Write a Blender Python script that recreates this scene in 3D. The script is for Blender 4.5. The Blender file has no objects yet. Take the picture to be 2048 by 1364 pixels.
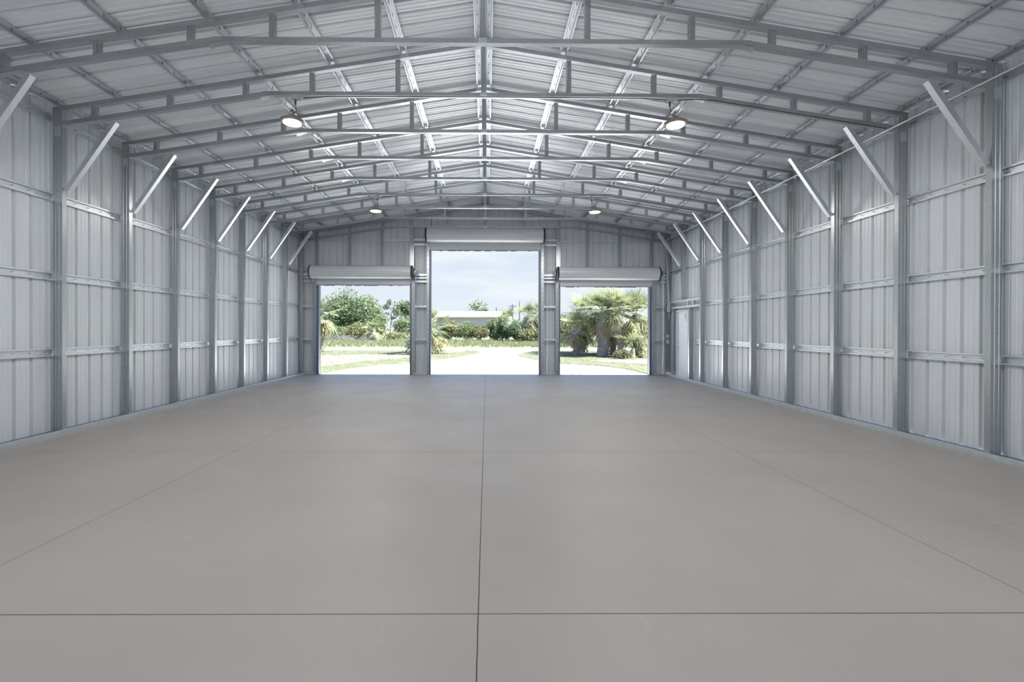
import bpy, math, random
from mathutils import Vector, Matrix
R = random.Random(7)
SC = bpy.context.scene
COL = SC.collection
PI = math.pi

# ------------------------------------------------------------------ camera
CAM_H, YAW, PIT, ROL, PX, PY = 1.5546, .00731, -.003276, .002752, 980.01, 660.58
fwd = Vector((math.sin(YAW)*math.cos(PIT), math.cos(YAW)*math.cos(PIT), math.sin(PIT)))
rt = Vector((math.cos(YAW), -math.sin(YAW), 0)); up = rt.cross(fwd)
r2 = rt*math.cos(ROL) + up*math.sin(ROL); u2 = -rt*math.sin(ROL) + up*math.cos(ROL)
cd = bpy.data.cameras.new('camera'); cam = bpy.data.objects.new('camera', cd); COL.objects.link(cam)
m = Matrix((r2, u2, -fwd)).transposed().to_4x4(); m.translation = (0, 0, CAM_H); cam.matrix_world = m
cd.sensor_width = 36; cd.lens = 897/2048*36; cd.clip_end = 600; cd.clip_start = .05
cd.shift_x = (1024-PX)/2048; cd.shift_y = (PY-682)/2048
SC.camera = cam

# ------------------------------------------------------------------ sky, sun, exposure
w = bpy.data.worlds.new('world'); SC.world = w; w.use_nodes = True
nt = w.node_tree; nt.nodes.clear()
def N(t, **k):
    n = nt.nodes.new(t)
    for a, b in k.items(): setattr(n, a, b)
    return n
tc = N('ShaderNodeTexCoord'); sep = N('ShaderNodeSeparateXYZ'); nt.links.new(tc.outputs['Generated'], sep.inputs[0])
rp = N('ShaderNodeValToRGB'); nt.links.new(sep.outputs['Z'], rp.inputs[0])
e = rp.color_ramp.elements
e[0].position = 0; e[0].color = (.50, .535, .585, 1)
e[1].position = .16; e[1].color = (.43, .485, .565, 1)
x = e.new(.5); x.color = (.36, .58, 1.05, 1)
mp = N('ShaderNodeMapping'); mp.inputs['Scale'].default_value = (1.5, 1.5, 9); nt.links.new(tc.outputs['Generated'], mp.inputs[0])
no = N('ShaderNodeTexNoise'); no.inputs['Scale'].default_value = 3; no.inputs['Detail'].default_value = 5; nt.links.new(mp.outputs[0], no.inputs[0])
cr = N('ShaderNodeValToRGB'); cr.color_ramp.elements[0].position = .52; cr.color_ramp.elements[1].position = .75
nt.links.new(no.outputs[0], cr.inputs[0])
mx = N('ShaderNodeMix', data_type='RGBA'); nt.links.new(cr.outputs[0], mx.inputs[0]); nt.links.new(rp.outputs[0], mx.inputs[6]); mx.inputs[7].default_value = (.53, .56, .59, 1)
bg = N('ShaderNodeBackground'); bg.inputs[1].default_value = .81; nt.links.new(mx.outputs[2], bg.inputs[0])
wo = N('ShaderNodeOutputWorld'); nt.links.new(bg.outputs[0], wo.inputs[0])
sd = bpy.data.lights.new('sun', 'SUN'); sd.energy = 14; sd.angle = .01; sd.color = (1, .98, .95)
sun = bpy.data.objects.new('sun', sd); COL.objects.link(sun)
sun.rotation_euler = Vector((.62, -.10, .80)).to_track_quat('Z', 'Y').to_euler()
SC.view_settings.view_transform = 'Standard'; SC.view_settings.look = 'None'
SC.view_settings.gamma = 1; SC.view_settings.use_curve_mapping = False
SC.view_settings.exposure = 1.04
LAMP_W = 40

# ------------------------------------------------------------------ materials
def mat(name, col, rough=.6, metal=0, noise=None, spec=.5, bump=None, trans=0, emis=0, stretch=None, detail=4):
    M = bpy.data.materials.new(name); M.use_nodes = True; t = M.node_tree
    b = t.nodes['Principled BSDF']
    b.inputs['Base Color'].default_value = (*col, 1); b.inputs['Roughness'].default_value = rough
    b.inputs['Metallic'].default_value = metal; b.inputs['Specular IOR Level'].default_value = spec
    if noise or bump:
        tcn = t.nodes.new('ShaderNodeTexCoord'); mpn = t.nodes.new('ShaderNodeMapping')
        t.links.new(tcn.outputs['Object'], mpn.inputs[0])
        if stretch: mpn.inputs['Scale'].default_value = stretch
    if noise:      # (scale, colour b, low, high)
        n = t.nodes.new('ShaderNodeTexNoise'); n.inputs['Scale'].default_value = noise[0]; n.inputs['Detail'].default_value = detail
        t.links.new(mpn.outputs[0], n.inputs[0])
        mr = t.nodes.new('ShaderNodeMapRange'); mr.inputs[1].default_value = noise[2]; mr.inputs[2].default_value = noise[3]
        t.links.new(n.outputs[0], mr.inputs[0])
        q = t.nodes.new('ShaderNodeMix'); q.data_type = 'RGBA'
        q.inputs[6].default_value = (*col, 1); q.inputs[7].default_value = (*noise[1], 1)
        t.links.new(mr.outputs[0], q.inputs[0]); t.links.new(q.outputs[2], b.inputs['Base Color'])
    if bump:
        n = t.nodes.new('ShaderNodeTexNoise'); n.inputs['Scale'].default_value = bump[0]
        t.links.new(mpn.outputs[0], n.inputs[0])
        bp = t.nodes.new('ShaderNodeBump'); bp.inputs['Strength'].default_value = bump[1]; bp.inputs['Distance'].default_value = bump[2]
        t.links.new(n.outputs[0], bp.inputs['Height']); t.links.new(bp.outputs[0], b.inputs['Normal'])
    if emis: b.inputs['Emission Color'].default_value = (*col, 1); b.inputs['Emission Strength'].default_value = emis
    if trans:
        tr = t.nodes.new('ShaderNodeBsdfTranslucent'); ad = t.nodes.new('ShaderNodeMixShader'); ad.inputs[0].default_value = trans
        src = b.inputs['Base Color'].links
        if src: t.links.new(src[0].from_socket, tr.inputs[0])
        else: tr.inputs[0].default_value = (*col, 1)
        t.links.new(b.outputs[0], ad.inputs[1]); t.links.new(tr.outputs[0], ad.inputs[2])
        t.links.new(ad.outputs[0], t.nodes['Material Output'].inputs[0])
    return M
galv = mat('galvanised_steel', (.46, .485, .50), .30, .85, noise=(30, (.40, .425, .44), .35, .7))
galv2 = mat('galvanised_hat_steel', (.68, .71, .74), .38, .85, noise=(14, (.60, .63, .66), .3, .7))
screw = mat('screw_tip', (.38, .38, .38), .4, .8)
panel = mat('painted_panel', (.61, .65, .69), .30, .0, spec=.7, noise=(1.3, (.58, .615, .65), .4, .65))
roofm = mat('roof_panel', (.80, .82, .855), .36, .10, spec=.6, noise=(1.1, (.75, .775, .82), .4, .65), bump=(1.2, .25, .03), stretch=(.35, 1.6, 1))
curt = mat('curtain_paint', (.60, .62, .64), .38, .1)
blackm = mat('black_rubber', (.02, .022, .025), .5)
darkm = mat('dark_bracket', (.06, .06, .07), .4, .5)
bluem = mat('painted_daylight_strip', (.10, .19, .36), .35, .3)  # blue of the outside daylight put into the strip's colour
doorm = mat('white_door_paint', (.74, .76, .80), .4)
lens = mat('lamp_lens', (1, .97, .9), .3, emis=6)
house = mat('lamp_housing', (.32, .27, .23), .4, .4)
cablem = mat('cable', (.05, .045, .04), .6)
plast = mat('grey_plastic_box', (.42, .44, .44), .5)
# concrete with saw-cut control joints
M = bpy.data.materials.new('concrete'); M.use_nodes = True; t = M.node_tree; b = t.nodes['Principled BSDF']
b.inputs['Roughness'].default_value = .5; b.inputs['Specular IOR Level'].default_value = .35
tcn = t.nodes.new('ShaderNodeTexCoord'); sx = t.nodes.new('ShaderNodeSeparateXYZ'); t.links.new(tcn.outputs['Object'], sx.inputs[0])
def tn(scale, det=6, st=None, rough=.5):
    n = t.nodes.new('ShaderNodeTexNoise'); n.inputs['Scale'].default_value = scale; n.inputs['Detail'].default_value = det; n.inputs['Roughness'].default_value = rough
    if st:
        q = t.nodes.new('ShaderNodeMapping'); q.inputs['Scale'].default_value = st; q.inputs['Rotation'].default_value = (0, 0, .35); t.links.new(tcn.outputs['Object'], q.inputs[0]); t.links.new(q.outputs[0], n.inputs[0])
    else: t.links.new(tcn.outputs['Object'], n.inputs[0])
    return n
def mixc(fac, a, c):
    q = t.nodes.new('ShaderNodeMix'); q.data_type = 'RGBA'; t.links.new(fac, q.inputs[0])
    for i, v in ((6, a), (7, c)):
        if isinstance(v, tuple): q.inputs[i].default_value = (*v, 1)
        else: t.links.new(v, q.inputs[i])
    return q.outputs[2]
def rng(sock, a, c, lo=0, hi=1):
    q = t.nodes.new('ShaderNodeMapRange'); q.inputs[1].default_value = a; q.inputs[2].default_value = c; q.inputs[3].default_value = lo; q.inputs[4].default_value = hi
    t.links.new(sock, q.inputs[0]); return q.outputs[0]
c0 = mixc(rng(tn(.45).outputs[0], .35, .65), (.345, .33, .31), (.312, .30, .285))
c1 = mixc(rng(tn(1.6, 8, (1, .45, 1)).outputs[0], .5, .78, 0, .5), c0, (.365, .325, .285))
c2 = mixc(rng(tn(3.3, 10, (.5, 1.2, 1), .7).outputs[0], .56, .72, 0, .35), c1, (.31, .30, .295))
c3 = mixc(rng(tn(2.1, 9, (1.3, .5, 1), .7).outputs[0], .62, .74, 0, .4), c2, (.46, .455, .45))
wob = tn(9, 3)
def line(sock, at, half):
    s = t.nodes.new('ShaderNodeMath'); s.operation = 'SUBTRACT'; t.links.new(sock, s.inputs[0]); s.inputs[1].default_value = at
    wv = t.nodes.new('ShaderNodeMath'); wv.operation = 'MULTIPLY_ADD'; t.links.new(wob.outputs[0], wv.inputs[0]); wv.inputs[1].default_value = .004; t.links.new(s.outputs[0], wv.inputs[2])
    a = t.nodes.new('ShaderNodeMath'); a.operation = 'ABSOLUTE'; t.links.new(wv.outputs[0], a.inputs[0])
    return rng(a.outputs[0], half*.6, half, 1, 0)
acc = None
for s, at, h in (('X', -3.17, .0035), ('X', -.04, .0045), ('X', 3.19, .0035), ('Y', 2.443, .0045), ('Y', 5.667, .0035), ('Y', 8.9, .003), ('Y', 12.1, .003), ('Y', -.8, .0045)):
    l = line(sx.outputs[s], at, h)
    if acc is None: acc = l
    else:
        q = t.nodes.new('ShaderNodeMath'); q.operation = 'MAXIMUM'; t.links.new(acc, q.inputs[0]); t.links.new(l, q.inputs[1]); acc = q.outputs[0]
vm = t.nodes.new('ShaderNodeVectorMath'); vm.operation = 'DISTANCE'; t.links.new(tcn.outputs['Object'], vm.inputs[0]); vm.inputs[1].default_value = (-5.3, 6.2, 0)
near = rng(vm.outputs['Value'], .2, 1.3, 1, 0); sn = rng(tn(2.6, 9, (.6, 2.2, 1), .7).outputs[0], .52, .72, 0, .8)
q = t.nodes.new('ShaderNodeMath'); q.operation = 'MULTIPLY'; t.links.new(near, q.inputs[0]); t.links.new(sn, q.inputs[1])
c3 = mixc(q.outputs[0], c3, (.42, .24, .17))
t.links.new(mixc(acc, c3, (.07, .055, .04)), b.inputs['Base Color'])
t.links.new(rng(tn(1.2, 7).outputs[0], .3, .7, .44, .58), b.inputs['Roughness'])
concrete = M
sand = mat('white_shell_sand', (.74, .73, .71), .9, noise=(5, (.62, .60, .57), .55, .8), bump=(12, .4, .03), detail=9)
slabe = mat('slab_edge', (.30, .22, .16), .9)
grassm = mat('grass_ground', (0.073, 0.088, 0.042), .9, noise=(1.1, (0.117, 0.107, 0.073), .45, .68), bump=(14, .6, .05), detail=10)
fieldm = mat('field_ground', (0.101, 0.124, 0.062), .9, noise=(.5, (0.142, 0.139, 0.087), .42, .66), bump=(9, .6, .06), detail=10)
dirtm = mat('pink_dirt', (0.154, 0.129, 0.113), .95, noise=(1.8, (0.113, 0.092, 0.077), .45, .7), bump=(10, .5, .03), detail=10)
blade = mat('grass_blade', (0.135, 0.174, 0.077), .7, trans=.35, noise=(.4, (0.212, 0.212, 0.128), .4, .65))
leafA = mat('leaf_mid_green', (0.107, 0.152, 0.068), .55, trans=.35, noise=(.8, (0.180, 0.213, 0.107), .4, .62))
leafB = mat('leaf_dark_green', (0.077, 0.130, 0.062), .55, trans=.3, noise=(.8, (0.145, 0.186, 0.099), .4, .62))
leafC = mat('leaf_yellow_green', (0.136, 0.156, 0.064), .55, trans=.35, noise=(.8, (0.178, 0.178, 0.097), .4, .62))
palmg = mat('palm_frond_green', (0.180, 0.222, 0.112), .7, spec=.25, trans=.35, noise=(1.5, (0.265, 0.28, 0.165), .4, .62))
palmy = mat('palm_frond_yellow', (0.19, 0.185, 0.09), .75, spec=.2, trans=.3, noise=(1.5, (0.209, 0.185, 0.105), .4, .62))
palmd = mat('palm_frond_dead', (0.28, 0.245, 0.205), .8, trans=.15, noise=(1.5, (0.38, 0.34, 0.29), .4, .62))
barkm = mat('bark', (0.22, 0.20, 0.185), .9, noise=(9, (0.40, 0.37, 0.35), .4, .65), bump=(20, .8, .03))
bwall = mat('far_wall', (0.363, 0.374, 0.398), .6); broof = mat('far_roof', (0.394, 0.384, 0.355), .6); beave = mat('far_eave', (.42, .36, .26), .6)

# ------------------------------------------------------------------ mesh helpers
class MB:
    def __init__(s): s.v = []; s.f = []; s.mi = []
    def poly(s, pts, mi=0):
        n = len(s.v); s.v += [tuple(p) for p in pts]; s.f.append(tuple(range(n, n+len(pts)))); s.mi.append(mi)
    def hexa(s, P, mi=0):
        n = len(s.v); s.v += [tuple(p) for p in P]
        for q in ((0, 3, 2, 1), (4, 5, 6, 7), (0, 1, 5, 4), (1, 2, 6, 5), (2, 3, 7, 6), (3, 0, 4, 7)):
            s.f.append(tuple(n+i for i in q)); s.mi.append(mi)
    def box(s, x0, x1, y0, y1, z0, z1, mi=0):
        s.hexa([(x0, y0, z0), (x1, y0, z0), (x1, y1, z0), (x0, y1, z0), (x0, y0, z1), (x1, y0, z1), (x1, y1, z1), (x0, y1, z1)], mi)
    def sweep(s, prof, p0, p1, U, V, mi=0, U1=None):
        """closed 2-D profile from p0 to p1; U, V are the profile's axes"""
        p0, p1, U, V = Vector(p0), Vector(p1), Vector(U), Vector(V)
        n = len(s.v); k = len(prof)
        for p in (p0, p1):
            for a, c in prof: s.v.append(tuple(p+U*a+V*c))
        for i in range(k):
            j = (i+1) % k; s.f.append((n+i, n+j, n+k+j, n+k+i)); s.mi.append(mi)
        s.f.append(tuple(range(n+k-1, n-1, -1))); s.f.append(tuple(range(n+k, n+2*k))); s.mi += [mi, mi]
    def tube(s, pts, r, n=8, mi=0, caps=True):
        pts = [Vector(p) for p in pts]; rs = r if isinstance(r, (list, tuple)) else [r]*len(pts)
        base = len(s.v); prev = None
        for i, p in enumerate(pts):
            d = (pts[min(i+1, len(pts)-1)]-pts[max(i-1, 0)]).normalized()
            a = d.orthogonal().normalized() if prev is None else (prev-d*prev.dot(d)).normalized()
            prev = a; c = d.cross(a)
            for j in range(n):
                th = 2*PI*j/n; s.v.append(tuple(p+(a*math.cos(th)+c*math.sin(th))*rs[i]))
        for i in range(len(pts)-1):
            for j in range(n):
                k = (j+1) % n; s.f.append((base+i*n+j, base+i*n+k, base+(i+1)*n+k, base+(i+1)*n+j)); s.mi.append(mi)
        if caps:
            s.f.append(tuple(base+n-1-j for j in range(n))); q = base+(len(pts)-1)*n; s.f.append(tuple(q+j for j in range(n))); s.mi += [mi, mi]
    def lathe(s, prof, c, n=24, axis='Z', mi=0):
        """prof: (radius, height) pairs; closed at ends when radius is 0"""
        base = len(s.v)
        for r, h in prof:
            for j in range(n):
                th = 2*PI*j/n; a, q = r*math.cos(th), r*math.sin(th)
                s.v.append({'Z': (c[0]+a, c[1]+q, c[2]+h), 'X': (c[0]+h, c[1]+a, c[2]+q), 'Y': (c[0]+a, c[1]+h, c[2]+q)}[axis])
        for i in range(len(prof)-1):
            for j in range(n):
                k = (j+1) % n; s.f.append((base+i*n+j, base+i*n+k, base+(i+1)*n+k, base+(i+1)*n+j)); s.mi.append(mi)
        s.f.append(tuple(base+n-1-j for j in range(n))); q = base+(len(prof)-1)*n; s.f.append(tuple(q+j for j in range(n))); s.mi += [mi, mi]
    def build(s, name, mats, parent=None, smooth=False, solid=0):
        me = bpy.data.meshes.new(name); me.from_pydata(s.v, [], s.f)
        for q in (mats if isinstance(mats, (list, tuple)) else [mats]): me.materials.append(q)
        me.polygons.foreach_set('material_index', s.mi)
        if smooth: me.polygons.foreach_set('use_smooth', [True]*len(s.f))
        me.update()
        o = bpy.data.objects.new(name, me); COL.objects.link(o)
        if parent: o.parent = parent; o.matrix_parent_inverse = Matrix.Translation(-Vector(parent.location))
        if solid:
            q = o.modifiers.new('solid', 'SOLIDIFY'); q.thickness = solid; q.offset = 1
        return o
def thing(name, label, cat, loc, group=None):
    o = bpy.data.objects.new(name, None); COL.objects.link(o); o.location = loc; o.empty_display_size = .1
    o['label'] = label; o['category'] = cat
    if group: o['group'] = group
    return o
def tag(o, label, cat, group=None, kind=None):
    o['label'] = label; o['category'] = cat
    if group: o['group'] = group
    if kind: o['kind'] = kind
    return o
def struct(o, label=None, cat=None):
    o['kind'] = 'structure'
    if label: o['label'] = label; o['category'] = cat
    return o
def C(wd, d, lip=.015, t_=.003, groove=True):
    h = wd/2
    web = [(-h, 0)] + ([(-.30*wd, 0), (-.26*wd, .006), (-.16*wd, .006), (-.12*wd, 0), (.12*wd, 0), (.16*wd, .006), (.26*wd, .006), (.30*wd, 0)] if groove else []) + [(h, 0)]
    return [(-h+lip, d), (-h, d)] + web + [(h, d), (h-lip, d), (h-lip, d-t_), (h-t_, d-t_)] + [(h-t_, t_)] + ([(a, c+t_) for a, c in reversed(web[1:-1])]) + [(-h+t_, t_), (-h+t_, d-t_), (-h+lip, d-t_)]
def HAT(t_=.002, wd=.118, h=.038):
    """open side at v=0 (towards the room), crown at v=h"""
    o = [(-wd/2, 0), (-wd/2+.022, 0), (-wd/2+.032, h), (wd/2-.032, h), (wd/2-.022, 0), (wd/2, 0)]
    return [(-wd/2, 0), (-wd/2+.022, 0), (-wd/2+.030, h-.002), (wd/2-.030, h-.002), (wd/2-.022, 0), (wd/2, 0), (wd/2, t_+.001), (wd/2-.022, t_+.001), (wd/2-.029, h), (-wd/2+.029, h), (-wd/2+.022, t_+.001), (-wd/2, t_+.001)]

# ------------------------------------------------------------------ dimensions
S = 1.2192
K = lambda i: (4.379+i)*S
CX = -.057
XL, XR = -6.1646, 6.0507
Y0, YB = -3.0, K(8)             # rear wall .. room face of the end-wall frame
YP = YB+.17                     # end-wall panel
PD = .13; HH = .038
ZT = lambda x: 5.685-.16*abs(x-CX)      # underside of the top chords
CH = .062
ZR = lambda x: ZT(x)+CH+HH+.004            # roof sheet
ORD = ['first', 'second', 'third', 'fourth', 'fifth', 'sixth', 'seventh', 'eighth', 'ninth', 'tenth']

# ------------------------------------------------------------------ shell
def prof1d(a, c, phase=0, pitch=.2286, deep=.030, sgn=1, bw=(.026, .014)):
    pts = []
    n0 = int(math.floor((a-phase)/pitch))-1
    k = n0
    while phase+k*pitch < c+pitch:
        u = phase+k*pitch
        pts += [(u-bw[0], 0), (u-bw[1], deep), (u+bw[1], deep), (u+bw[0], 0)]
        for q in (.33, .66):
            v = u+pitch*q; pts += [(v-.011, 0), (v-.006, .0045), (v+.006, .0045), (v+.011, 0)]
        k += 1
    out = [(a, 0)]+[p for p in pts if a < p[0] < c]+[(c, 0)]
    return [(u, d*sgn) for u, d in out]
def side_wall(name, X, sgn, holes=()):
    b_ = MB()
    cuts = [(Y0, YP+.02, .035, None)]
    segs = []
    ys = sorted({Y0, YP+.02, *[h for q in holes for h in q[:2]]})
    for a, c in zip(ys[:-1], ys[1:]):
        zb = .035
        for h0, h1, hz in holes:
            if h0 <= a and c <= h1: zb = hz
        segs.append((a, c, zb))
    zt = ZR(X)-.012
    for a, c, zb in segs:
        P = prof1d(a, c, phase=.11)
        for (u0, d0), (u1, d1) in zip(P[:-1], P[1:]):
            q = [(X+sgn*d0, u0, zb), (X+sgn*d1, u1, zb), (X+sgn*d1, u1, zt), (X+sgn*d0, u0, zt)]
            b_.poly(q if sgn > 0 else q[::-1])
    return struct(b_.build(name, panel, solid=.0015))
WLX, WRX = XL-PD-HH-.002, XR+PD+HH+.002
side_wall('wall_left', WLX, -1)
DY0, DY1, DZ = 13.66, 14.50, 2.16
side_wall('wall_right', WRX, 1, [(DY0, DY1, DZ)])
DOORS = [(-5.636, -2.575, 3.085), (-1.88, 1.755, 4.255), (2.475, 5.491, 3.06)]
b_ = MB()
xs = sorted({WLX, WRX, CX, *[h for q in DOORS for h in q[:2]]})
for a, c in zip(xs[:-1], xs[1:]):
    zb = .035
    for d0, d1, dz in DOORS:
        if d0 <= a and c <= d1: zb = dz
    P = prof1d(a, c, phase=CX)
    for (u0, e0), (u1, e1) in zip(P[:-1], P[1:]):
        b_.poly([(u0, YP+e0, zb), (u1, YP+e1, zb), (u1, YP+e1, ZR(u1)-.006), (u0, YP+e0, ZR(u0)-.006)][::-1])
struct(b_.build('wall_back', panel, solid=.0015))
b_ = MB()
for a, c, zb in ((WLX, CX-3.0, .035), (CX-3.0, CX, 3.2), (CX, CX+3.0, 3.2), (CX+3.0, WRX, .035)):      # unseen rear opening, added to let daylight into the near end
    P = prof1d(a, c, phase=CX)
    for (u0, e0), (u1, e1) in zip(P[:-1], P[1:]):
        b_.poly([(u0, Y0-e0, zb), (u1, Y0-e1, zb), (u1, Y0-e1, ZR(u1)-.006), (u0, Y0-e0, ZR(u0)-.006)])
struct(b_.build('wall_front', panel, solid=-.0015))
for nm, X, sg in (('trim_4', WLX, -1), ('trim_5', WRX, 1)):  # outer strips added to stop sunlight leaking through the rib gaps at the eaves
    b_ = MB(); a, c = sorted((X+sg*.034, X+sg*.06)); b_.box(a, c, Y0-.05, YP+.05, 4.5, ZR(X)+.012)
    struct(b_.build(nm, galv), 'added outer strip keeping daylight out at the eave of the %s wall' % ('left' if sg < 0 else 'right'), 'trim')
b_ = MB()
for a, c in ((WLX, CX), (CX, WRX)):
    for y in (Y0-.06, YP+.036):
        b_.hexa([(a, y, ZR(a)-.12), (c, y, ZR(c)-.12), (c, y+.02, ZR(c)-.12), (a, y+.02, ZR(a)-.12), (a, y, ZR(a)+.01), (c, y, ZR(c)+.01), (c, y+.02, ZR(c)+.01), (a, y+.02, ZR(a)+.01)])
struct(b_.build('trim_6', galv), 'sloping rake trim along the gable ends', 'trim')
b_ = MB()
P = [(u, e_+.006*(1-math.cos(2*PI*(u-K(0))/S))) for u, e_ in prof1d(Y0-.1, YP+.12, phase=K(0)+.03, deep=.034, bw=(.027, .021))]
for sg in (-1, 1):
    xe = CX+sg*6.42
    for (u0, e0), (u1, e1) in zip(P[:-1], P[1:]):
        q = [(CX, u0, ZR(CX)+e0), (CX, u1, ZR(CX)+e1), (xe, u1, ZR(xe)+e1), (xe, u0, ZR(xe)+e0)]
        b_.poly(q if sg > 0 else q[::-1])
struct(b_.build('ceiling', roofm, solid=.0015))
b_ = MB(); b_.box(WLX-.05, WRX+.05, Y0-.3, YP+.06, -.16, 0)
fl = struct(b_.build('floor', concrete))
b_ = MB(); b_.box(WLX-.05, WRX+.05, YP+.062, YP+.075, -.16, -.004)
struct(b_.build('trim_1', slabe), 'thin earth-stained edge of the concrete slab at the big doors', 'slab edge')
# base tracks, and strips painted as the blue daylight line under the panels
def base_run(nm, x0, x1, y0, y1, lab, wx=None, cut=None):
    b_ = MB(); segs = [(y0, y1)]
    b_.box(x0, x1, y0, y1, 0, .066); b_.box(x0+.006, x1-.006, y0, y1, .066, .08)
    if x1-x0 < 1: b_.box(x0-.004 if x0 < 0 and wx < 0 else x0-.006, x0 if wx > 0 else x0, y0, y1, .03, .036)
    return struct(b_.build(nm, galv2), lab, 'base channel')
base_run('baseboard_left', XL+.002, XL+.062, Y0, YB-.01, 'galvanised base channel along the foot of the left wall', -1)
base_run('baseboard_right', XR-.062, XR-.002, Y0, YB-.01, 'galvanised base channel along the foot of the right wall', 1)
b_ = MB(); b_.box(WLX-.004, WLX+.022, Y0, YP, .012, .05); struct(b_.build('trim_2', bluem), 'thin strip painted as blue daylight under the left wall sheeting', 'trim')
b_ = MB(); b_.box(WRX-.022, WRX+.004, Y0, DY0-.06, .012, .05); struct(b_.build('trim_3', bluem), 'thin strip painted as blue daylight under the right wall sheeting', 'trim')

# ------------------------------------------------------------------ purlins and girts (hat channels with their screw tips)
def hat_run(name, p0, p1, U, V, label, cat, group, tips=True):
    b_ = MB(); p0, p1, U, V = map(Vector, (p0, p1, U, V)); b_.sweep(HAT(), p0, p1, U, V)
    if tips:
        d = (p1-p0); L = d.length; d.normalize(); k = .1
        while k < L-.05:
            c = p0+d*k+V*.018
            P = []
            for vv in (-.018, .018):
                for a, q in ((-.004, -.007), (.004, -.007), (.004, .007), (-.004, .007)): P.append(c+U*a+d*q+V*vv)
            b_.hexa(P, 1); k += .2286
    o = b_.build(name, [galv2, screw]); return tag(o, label, cat, group)
sl = .16; nrm = Vector((0, 0, 1))
for sg, side in ((-1, 'left'), (1, 'right')):
    for j, dx in enumerate((.072, 1.16, 2.2, 3.24, 4.27, 5.30, 6.10)):
        X = CX+sg*dx; U = Vector((sg, 0, -sl)).normalized(); V = Vector((sg*sl, 0, 1)).normalized()
        nm = ['beside the ridge', 'next out from the ridge', 'second out from the ridge', 'midway up the slope', 'fourth out from the ridge', 'fifth out from the ridge', 'lowest, along the eave'][j]
        hat_run('roof_purlin', (X, Y0, ZT(X)+CH+.001), (X, YP-.005, ZT(X)+CH+.001), U, V,
                f'galvanised hat purlin under the {side} roof slope, {nm}', 'purlin', 'roof purlins')
rows = [(1.20, 'lowest row, about waist height'), (2.30, 'second row from the floor'), (3.45, 'third row from the floor'), (4.58, 'top row under the eave')]
for z, nm in rows:
    hat_run('wall_girt', (XL-PD-.001, Y0, z), (XL-PD-.001, YP-.01, z), (0, 0, 1), (-1, 0, 0), f'galvanised hat girt along the left wall, {nm}', 'girt', 'wall girts')
    y1 = YP-.01 if z > 2.4 else (12.93 if z > 2 else 13.26)
    hat_run('wall_girt', (XR+PD+.001, Y0, z), (XR+PD+.001, y1, z), (0, 0, 1), (1, 0, 0), f'galvanised hat girt along the right wall, {nm}', 'girt', 'wall girts')

# ------------------------------------------------------------------ columns, braces, trusses
CPOST = C(PD, .068)
def column(i, sg):
    X = XL-PD/2 if sg < 0 else XR+PD/2
    z0 = 0.0
    side = 'left' if sg < 0 else 'right'
    nm = {-3: 'beside the camera, nearest the rear wall', -2: 'beside the camera, second from the rear wall', -1: 'just outside the edge of view'}.get(i, f'{ORD[i]} from the camera' if 0 <= i <= 7 else 'in the far corner')
    if sg > 0 and i == 7: z0 = 2.47; nm = 'cut short above the white walk door'
    top = ZT(X)-.002
    b_ = MB(); b_.sweep(CPOST, (X, K(i), z0), (X, K(i), top), (1, 0, 0), (0, 1, 0))
    c = thing('wall_column', f'galvanised steel column against the {side} wall, {nm}', 'column', (X, K(i), z0), 'side wall columns')
    b_.build('post', galv, c)
    b_ = MB()      # splice plate where the truss bolts on
    b_.box(X-.045, X+.045, K(i)-.004, K(i)-.0005, 4.33, 4.47)
    for dx in (-.03, .03):
        for dz in (4.36, 4.44): b_.lathe([(.006, 0), (.006, -.005)], (X+dx, K(i)-.004, dz), 6, 'Y')
    b_.build('splice_plate', galv2, c)
    if z0 == 0:
        b_ = MB(); b_.box(X-.05, X+.05, K(i)+.005, K(i)+.06, .001, .012); b_.box(X-.05, X+.05, K(i)+.004, K(i)+.008, .012, .07); b_.build('base_clip', galv, c)
CBR = C(.066, .07, .018, groove=False)
def brace(i, sg):
    side = 'left' if sg < 0 else 'right'
    xp = XL if sg < 0 else XR
    a = Vector((xp-sg*.045, K(i)+.001, 3.545)); xt = xp-sg*.745
    lowz = 4.486+.155*(.745-.0)
    d = (Vector((xt, K(i)+.001, lowz-.03))-a).normalized()
    bpt = Vector((xt, K(i)+.001, lowz-.045))
    U = Vector((0, 1, 0)).cross(d).normalized()
    # end cut square; front face towards the camera
    b_ = MB(); b_.sweep(CBR, a, bpt, U, (0, 1, 0))
    b_.sweep([(-.012, 0), (-.008, .004), (.008, .004), (.012, 0)], a+U*-.034*sg*-1+Vector((0, .035, 0)), bpt+U*-.034*sg*-1+Vector((0, .035, 0)), (0, 1, 0), U*(-1)*sg*-1)
    o = b_.build('knee_brace', galv2)
    nm = ORD[i]+' from the camera'
    tag(o, f'bright diagonal knee brace on the {side} wall columns, {nm}', 'brace', 'knee braces')
WEBX = [(1.25, 0), (2.50, 0), (3.47, 0), (4.57, 0), (5.66, 0)]
LOW = lambda r: 4.486+.155*(6.11-r)        # underside of the bottom chords
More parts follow.
